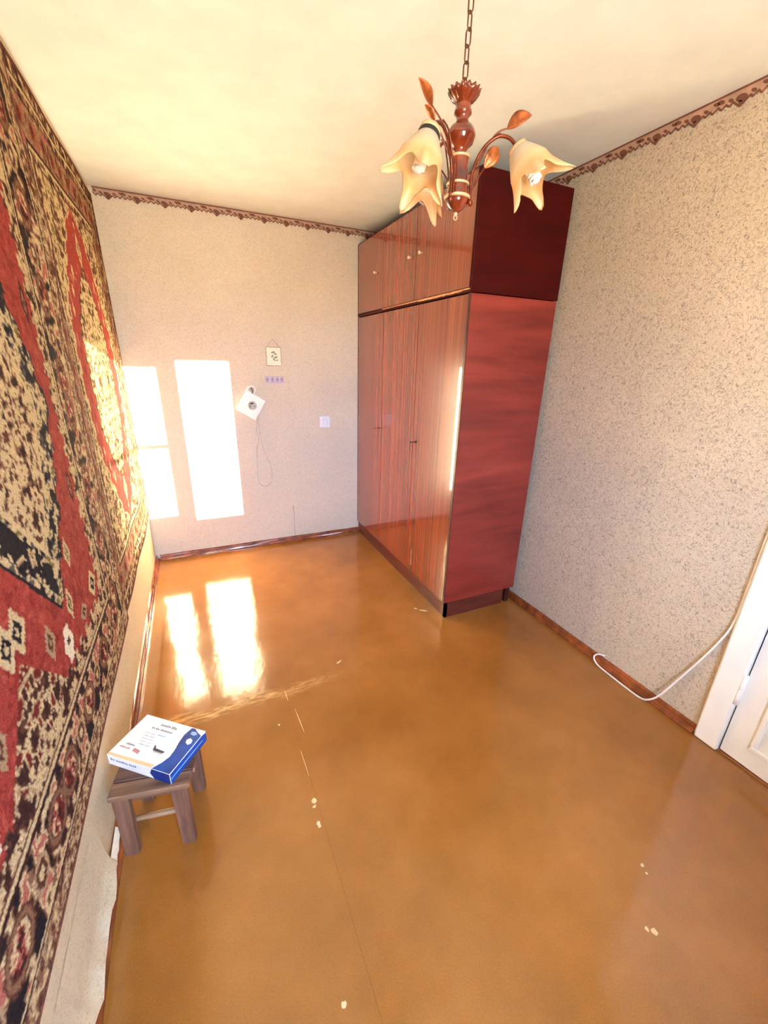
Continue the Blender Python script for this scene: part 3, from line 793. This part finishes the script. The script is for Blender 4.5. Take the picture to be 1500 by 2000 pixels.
# square socket block hanging askew from a round hook
M_white = plain('white_plastic', (240, 234, 222), .35, vary=.02)
M_hole = plain('socket_dark', (70, 62, 56), .6)
M_grey = plain('socket_grey', (200, 194, 180), .4)
sb = thing('socket_block', 'white square socket block hanging askew from a round hook with its cord dangling', 'socket', (.835, 0, 1.21))
sb2 = Matrix.Rotation(math.radians(-58), 4, 'Y')
MB().box((-.088, -.032, -.084), (.088, -.003, .084), bev=.008, mtx=sb2).build('block', M_white, sb)
s = MB(); Rf = Matrix.Translation((.006, -.032, -.004)) @ Matrix.Rotation(math.pi / 2, 4, 'X')
s.lathe([(.034, 0), (.034, .004), (.029, .005), (.027, .0015), (.0001, .001)], 24, 0, Rf); s.build('socket_ring', M_grey, sb)
s = MB(); s.ball((.004, -.0345, .012), .010, 10, 0, (1.3, .3, .6)); s.ball((-.010, -.0345, -.008), .004, 8, 0, (1, .5, 1)); s.ball((.020, -.0345, -.008), .004, 8, 0, (1, .5, 1)); s.build('socket_hole', M_hole, sb)
s = MB(); s.lathe([(.020, .014), (.022, .026), (.034, .027), (.036, .016), (.030, .002), (.020, .002), (.020, .014)], 24, 0, Matrix.Translation((.010, 0, .112)) @ Matrix.Rotation(math.pi / 2, 4, 'X')); s.build('hook', M_white, sb)
s = MB(); s.tube([(.010, -.004, .125), (.012, -.03, .120), (.016, -.036, .105), (.010, -.022, .075)], .005, 8); s.build('hook_pin', plain('pin_brown', (120, 96, 80), .4), sb)
pth = [(.046, -.016, -.030), (.046, -.008, -.09), (.052, -.006, -.20), (.056, -.006, -.30), (.090, -.006, -.42), (.120, -.006, -.52), (.122, -.006, -.60), (.100, -.006, -.655), (.055, -.006, -.672), (.015, -.006, -.650), (.004, -.006, -.59)]
s = MB(); s.tube(smooth_path(pth), .0032, 6); s.tube(smooth_path([(.032, -.016, -.05), (.036, -.007, -.12), (.022, -.006, -.20), (.034, -.006, -.27), (.014, -.006, -.36), (.004, -.006, -.47), (.004, -.006, -.59)]), .0032, 6)
s.build('cord', plain('cord_grey', (206, 196, 180), .5), sb)

# small switch
sw = thing('wall_switch', 'small pale square wall switch on the papered wall near the wardrobe', 'switch', (1.430, 0, 1.06))
M_sw = plain('switch_white', (226, 230, 240), .3, vary=.02)
MB().box((-.046, -.010, -.050), (.046, -.0005, .046), bev=.005).build('plate', M_sw, sw)
MB().box((-.020, -.017, -.030), (.020, -.010, .026), bev=.004).build('rocker', M_sw, sw)

# ------------------------------------------------------------------ chandelier
CX, CY = 1.176, -2.25
ch = thing('chandelier', 'three arm hanging lamp with frosted tulip shades and copper leaves on a chain', 'lamp', (CX, CY, 1.955))
Z0 = 1.955
M_turn = veneer('turned_wood', (78, 18, 7), (156, 66, 30), (22, 22, 14), .14, 1.0, .03)
M_arm = plain('arm_copper', (126, 58, 34), .3, metal=.55, vary=.25, scale=60)
M_leaf = plain('leaf_copper', (176, 98, 52), .35, metal=.45, vary=.3, scale=50, bmp=.3)
M_ring = plain('ring_cream', (226, 190, 146), .25, metal=.3, vary=.08)
M_chain = plain('chain_brown', (112, 70, 44), .35, metal=.7, vary=.2)
M_dark = plain('gap_black', (34, 28, 28), .5)
def LZp(prof): return [(r, z - Z0) for r, z in prof]
body = MB(); body.lathe(LZp([(.012, 2.212), (.020, 2.208), (.0215, 2.203), (.019, 2.197), (.0235, 2.194), (.0235, 2.186), (.018, 2.182), (.0165, 2.174), (.020, 2.167), (.031, 2.159), (.0380, 2.147), (.0385, 2.137), (.033, 2.123), (.023, 2.114), (.018, 2.108), (.0175, 2.098), (.026, 2.092)]), 28).build('turned_stem', M_turn, ch)
MB().lathe(LZp([(.0255, 2.092), (.0265, 2.086), (.0265, 2.038), (.0285, 2.034), (.0285, 2.020), (.030, 2.012), (.031, 2.002)]), 28).build('column', M_turn, ch)
MB().lathe(LZp([(.031, 2.000), (.033, 1.996), (.030, 1.985), (.020, 1.972), (.008, 1.964), (.0001, 1.962)]), 24).build('finial', M_turn, ch)
s = MB(); s.ball((0, 0, 1.960 - Z0), .006, 10); s.tube([(.006 * math.cos(q), 0, 1.951 - Z0 + .006 * math.sin(q)) for q in np.linspace(0, 6.28, 11)[:-1]], .0014, 6, closed=True); s.build('finial_ring', M_ring, ch)
for (r, z, w_) in ((.0265, 2.092, .0035), (.0295, 2.030, .0035), (.0335, 1.999, .0045)):
    MB().tube([(r * math.cos(q), r * math.sin(q), z - Z0) for q in np.linspace(0, 2 * math.pi, 29)[:-1]], w_, 8, closed=True).build('ring', M_ring, ch)
# ruffled crown
cr_ = MB(); cr_.lathe(LZp([(.016, 2.207), (.022, 2.210), (.031, 2.217), (.040, 2.227), (.043, 2.235), (.039, 2.234), (.026, 2.222), (.010, 2.216)]), 96, 0, None, lambda r, z, a, k: (r * (1 + .06 * math.sin(16 * a) * (1 if 1 < k < 7 else .2)), z + .002 * math.sin(16 * a) * (1 if 2 < k < 6 else 0)))
cr_.build('crown_cup', M_turn, ch)
s = MB(); s.lathe(LZp([(.0001, 2.216), (.010, 2.215), (.010, 2.222), (.006, 2.225), (.0001, 2.226)]), 14); s.build('chain_socket', M_chain, ch)
# chain links up to the ceiling rose
zc = 2.226; i = 0; lh = .036
link_me = None
while zc < 2.475:
    a = (i % 2) * math.pi / 2 + .35
    if link_me is None:
        pts = [((.0075 * math.cos(q)), 0, (.011 if math.sin(q) > 0 else -.011) + .0075 * math.sin(q)) for q in np.linspace(.15, 2 * math.pi + .15, 17)[:-1]]
        o = MB().tube(pts, .0020, 6, closed=True).build('chain_link', M_chain, ch); link_me = o.data
    else:
        o = bpy.data.objects.new('chain_link', link_me); COL.objects.link(o); o.parent = ch
    o.location = (-.001 * math.sin(i), 0, zc + .0175 - Z0); o.rotation_euler = (0, 0, a); zc += .0325; i += 1
MB().lathe(LZp([(.0001, 2.462), (.012, 2.463), (.020, 2.470), (.046, 2.480), (.052, 2.492), (.052, 2.4995), (.0001, 2.4995)]), 28).build('ceiling_rose', M_turn, ch)

# frosted glass of the tulip shades
mgz, ng, bg = mat('tulip_glass')
tcg = nd(ng, 'TexCoord'); sxg = nd(ng, 'SeparateXYZ'); ng.links.new(tcg.outputs['Object'], sxg.inputs[0])
mrg = nd(ng, 'MapRange'); ng.links.new(sxg.outputs[2], mrg.inputs[0]); mrg.inputs[1].default_value = -.01; mrg.inputs[2].default_value = -.12
rg = ramp(ng, [(0, s2l(226, 218, 204)), (.35, s2l(240, 222, 190)), (.65, s2l(240, 200, 146)), (1.0, s2l(248, 226, 186))]); ng.links.new(mrg.outputs[0], rg.inputs[0])
ng.links.new(rg.outputs[0], bg.inputs['Base Color']); bg.inputs['Roughness'].default_value = .22
tl = nd(ng, 'BsdfTranslucent'); ng.links.new(rg.outputs[0], tl.inputs[0])
tp_ = nd(ng, 'BsdfTransparent'); tp_.inputs[0].default_value = (1, .96, .9, 1)
m1 = nd(ng, 'MixShader'); m1.inputs[0].default_value = .45; ng.links.new(bg.outputs[0], m1.inputs[1]); ng.links.new(tl.outputs[0], m1.inputs[2])
m2 = nd(ng, 'MixShader'); m2.inputs[0].default_value = .16; ng.links.new(m1.outputs[0], m2.inputs[1]); ng.links.new(tp_.outputs[0], m2.inputs[2])
ng.links.new(m2.outputs[0], ng.nodes['Material Output'].inputs[0])
M_bulb = plain('bulb_white', (246, 246, 242), .25, vary=.01)

def shade_mesh():
    n = 64; rows = 22; prof = []
    for k in range(rows + 1):
        t_ = k / rows
        r = .025 + .026 * min(1, t_ / .5) ** .8 + .010 * t_ ** 2
        prof.append((r, -.115 * t_))
    def fn(r, z, a, k):
        t_ = k / rows
        w = max(0, (t_ - .42) / .58)
        c = math.cos(4 * a); tip = max(0, c) ** 3
        tip += .25 * max(0, math.cos(4 * a + math.pi)) ** 2 * 0
        rr = r * (1 + .05 * w * c) + w ** 2 * (.024 * tip - .008 * (1 - tip)) + .004 * w * math.sin(3 * a + 1)
        zz = z - w ** 2 * (.020 * tip) + w ** 1.5 * .030 * (1 - tip) * (.5 - .5 * c)
        return rr, zz
    s = MB(); s.lathe([(r, z) for r, z in prof], n, 0, None, fn)
    # inner skin gives the glass its thickness
    s.lathe([(r - .0022, z) for r, z in prof], n, 0, None, fn)
    n0 = 0; m0 = (rows + 1) * n
    for i_ in range(n):
        j_ = (i_ + 1) % n
        s.f.append((rows * n + i_, rows * n + j_, m0 + rows * n + j_, m0 + rows * n + i_)); s.mi.append(0); s.sm.append(True)
    return s

def leaf_mesh(L, wd_):
    s = MB(); vv = []; ff = []; n = 9
    for i_ in range(n + 1):
        t_ = i_ / n; w = wd_ * math.sin(math.pi * min(1, t_ * .97 + .03)) ** .8 * (1 - .35 * t_)
        zc_ = .012 * math.sin(t_ * 2.5)
        for k in (-1, -.5, 0, .5, 1):
            vv.append((t_ * L, k * w, zc_ + abs(k) * w * .30 + .0008)); 
    m = len(vv); vv += [(x_, y_, z_ - .0016) for x_, y_, z_ in vv]
    for i_ in range(n):
        for k in range(4):
            a_ = i_ * 5 + k; ff.append((a_, a_ + 5, a_ + 6, a_ + 1)); ff.append((m + a_, m + a_ + 1, m + a_ + 6, m + a_ + 5))
        a_ = i_ * 5; ff.append((a_, m + a_, m + a_ + 5, a_ + 5)); ff.append((a_ + 4, a_ + 9, m + a_ + 9, m + a_ + 4))
    s.add(vv, ff, 0, True); return s

def arm(ang, spin, leaves, dz=0.0, TILT=.56, size=1.0, slip=0.0, az=None):
    c, sn = math.cos(ang), math.sin(ang)
    P = lambda r, z, off=0: (r * c - off * sn, r * sn + off * c, z - Z0)
    ap = [P(.037, 1.992), P(.036, 2.03), P(.038, 2.075 + dz * .5), P(.050, 2.122 + dz * .8), (P(.070, 2.158 + dz)), P(.100, 2.176 + dz), P(.128, 2.172 + dz), P(.147, 2.156 + dz), P(.155, 2.140 + dz)]
    a_ = MB(); a_.tube(smooth_path(ap), [.0046] * 49, 8) ; a_.ball(P(.038, 1.986), .0085, 10)
    ao = a_.build('arm', M_arm, ch)
    MB().tube(smooth_path([P(.037, 2.00, .008), P(.039, 2.06, .010), P(.056, 2.125 + dz, .010), P(.080, 2.170 + dz, .008), P(.106, 2.184 + dz, .004)]), .0022, 6).build('wire', M_arm, ao)
    for (p0, p1, p2, L, w, rot_) in leaves:
        MB().tube(smooth_path([P(*p0), P(*p1), P(*p2)]), [.0022] * 13, 6).build('leaf_stem', M_arm, ao)
        d = (Vector(P(*p2)) - Vector(P(*p1))).normalized()
        q = d.to_track_quat('X', 'Z').to_matrix().to_4x4() @ Matrix.Rotation(rot_, 4, 'X')
        lf = leaf_mesh(L, w).build('leaf', M_leaf, ao); lf.matrix_local = Matrix.Translation(P(*p2)) @ q
    # shade: axis leans outwards
    az_ = ang if az is None else math.radians(az)
    ax = Vector((math.cos(az_) * math.sin(TILT), math.sin(az_) * math.sin(TILT), -math.cos(TILT)))
    base = Vector(P(.155, 2.146 + dz))
    q = (-ax).to_track_quat('Z', 'Y').to_matrix().to_4x4() @ Matrix.Rotation(spin, 4, 'Z')
    Mx = Matrix.Translation(base) @ q @ Matrix.Scale(size, 4)
    col = MB(); col.lathe([(.006, .010), (.014, .008), (.026, .002), (.0275, -.006), (.0275, -.012), (.025, -.013)], 26)
    co = col.build('shade_holder', M_ring, ao); co.matrix_local = Mx
    if slip:
        MB().lathe([(.0270, -.010), (.0285, -.012), (.0285, -.021), (.0270, -.023), (.0255, -.021), (.0255, -.012), (.0270, -.010)], 26).build('dark_gap_ring', M_dark, ao).matrix_local = Mx  # black ring paints the darkness inside the open collar
    blk = MB(); blk.lathe([(.0001, .000), (.020, -.001), (.020, -.006), (.016, -.036), (.0001, -.037)], 20); bo = blk.build('lamp_socket', M_grey, ao); bo.matrix_local = Mx
    sh = shade_mesh().build('tulip_shade', mgz, ch); sh.matrix_local = Mx @ Matrix.Translation((0, 0, -.004 - slip))
    bl = MB(); bl.lathe([(.0001, -.036), (.014, -.037), (.016, -.046), (.015, -.056), (.0001, -.057)], 18)
    for o_ in range(2):
        hel = [(.0125 * math.cos(q_ + o_ * math.pi), .0125 * math.sin(q_ + o_ * math.pi), -.056 - .046 * q_ / (2.5 * 2 * math.pi)) for q_ in np.linspace(0, 2.5 * 2 * math.pi, 40)]
        bl.tube(hel, .0042, 7)
    bl.ball((0, 0, -.103), .012, 10, 0, (1, 1, .5))
    bb = bl.build('bulb', M_bulb, ch); bb.matrix_local = Mx
arm(math.radians(-32), 1.95, [((.060, 2.105), (.096, 2.143), (.122, 2.152), .064, .024, 1.2), ((.040, 2.02, .01), (.055, 2.05, .02), (.072, 2.078, .030), .062, .024, 1.4)], -.040, .66, 1.0, 0.0, -62)
arm(math.radians(-152), .9, [((.040, 2.05), (.055, 2.14, -.02), (.085, 2.185, -.045), .066, .016, .6), ((.045, 2.08, -.005), (.075, 2.125, -.02), (.100, 2.138, -.025), .045, .012, .2)], -.048, .46, 1.02, .014)
arm(math.radians(88), .2, [((.040, 2.04), (.055, 2.08, .03), (.080, 2.10, .05), .065, .020, .4)], -.015)
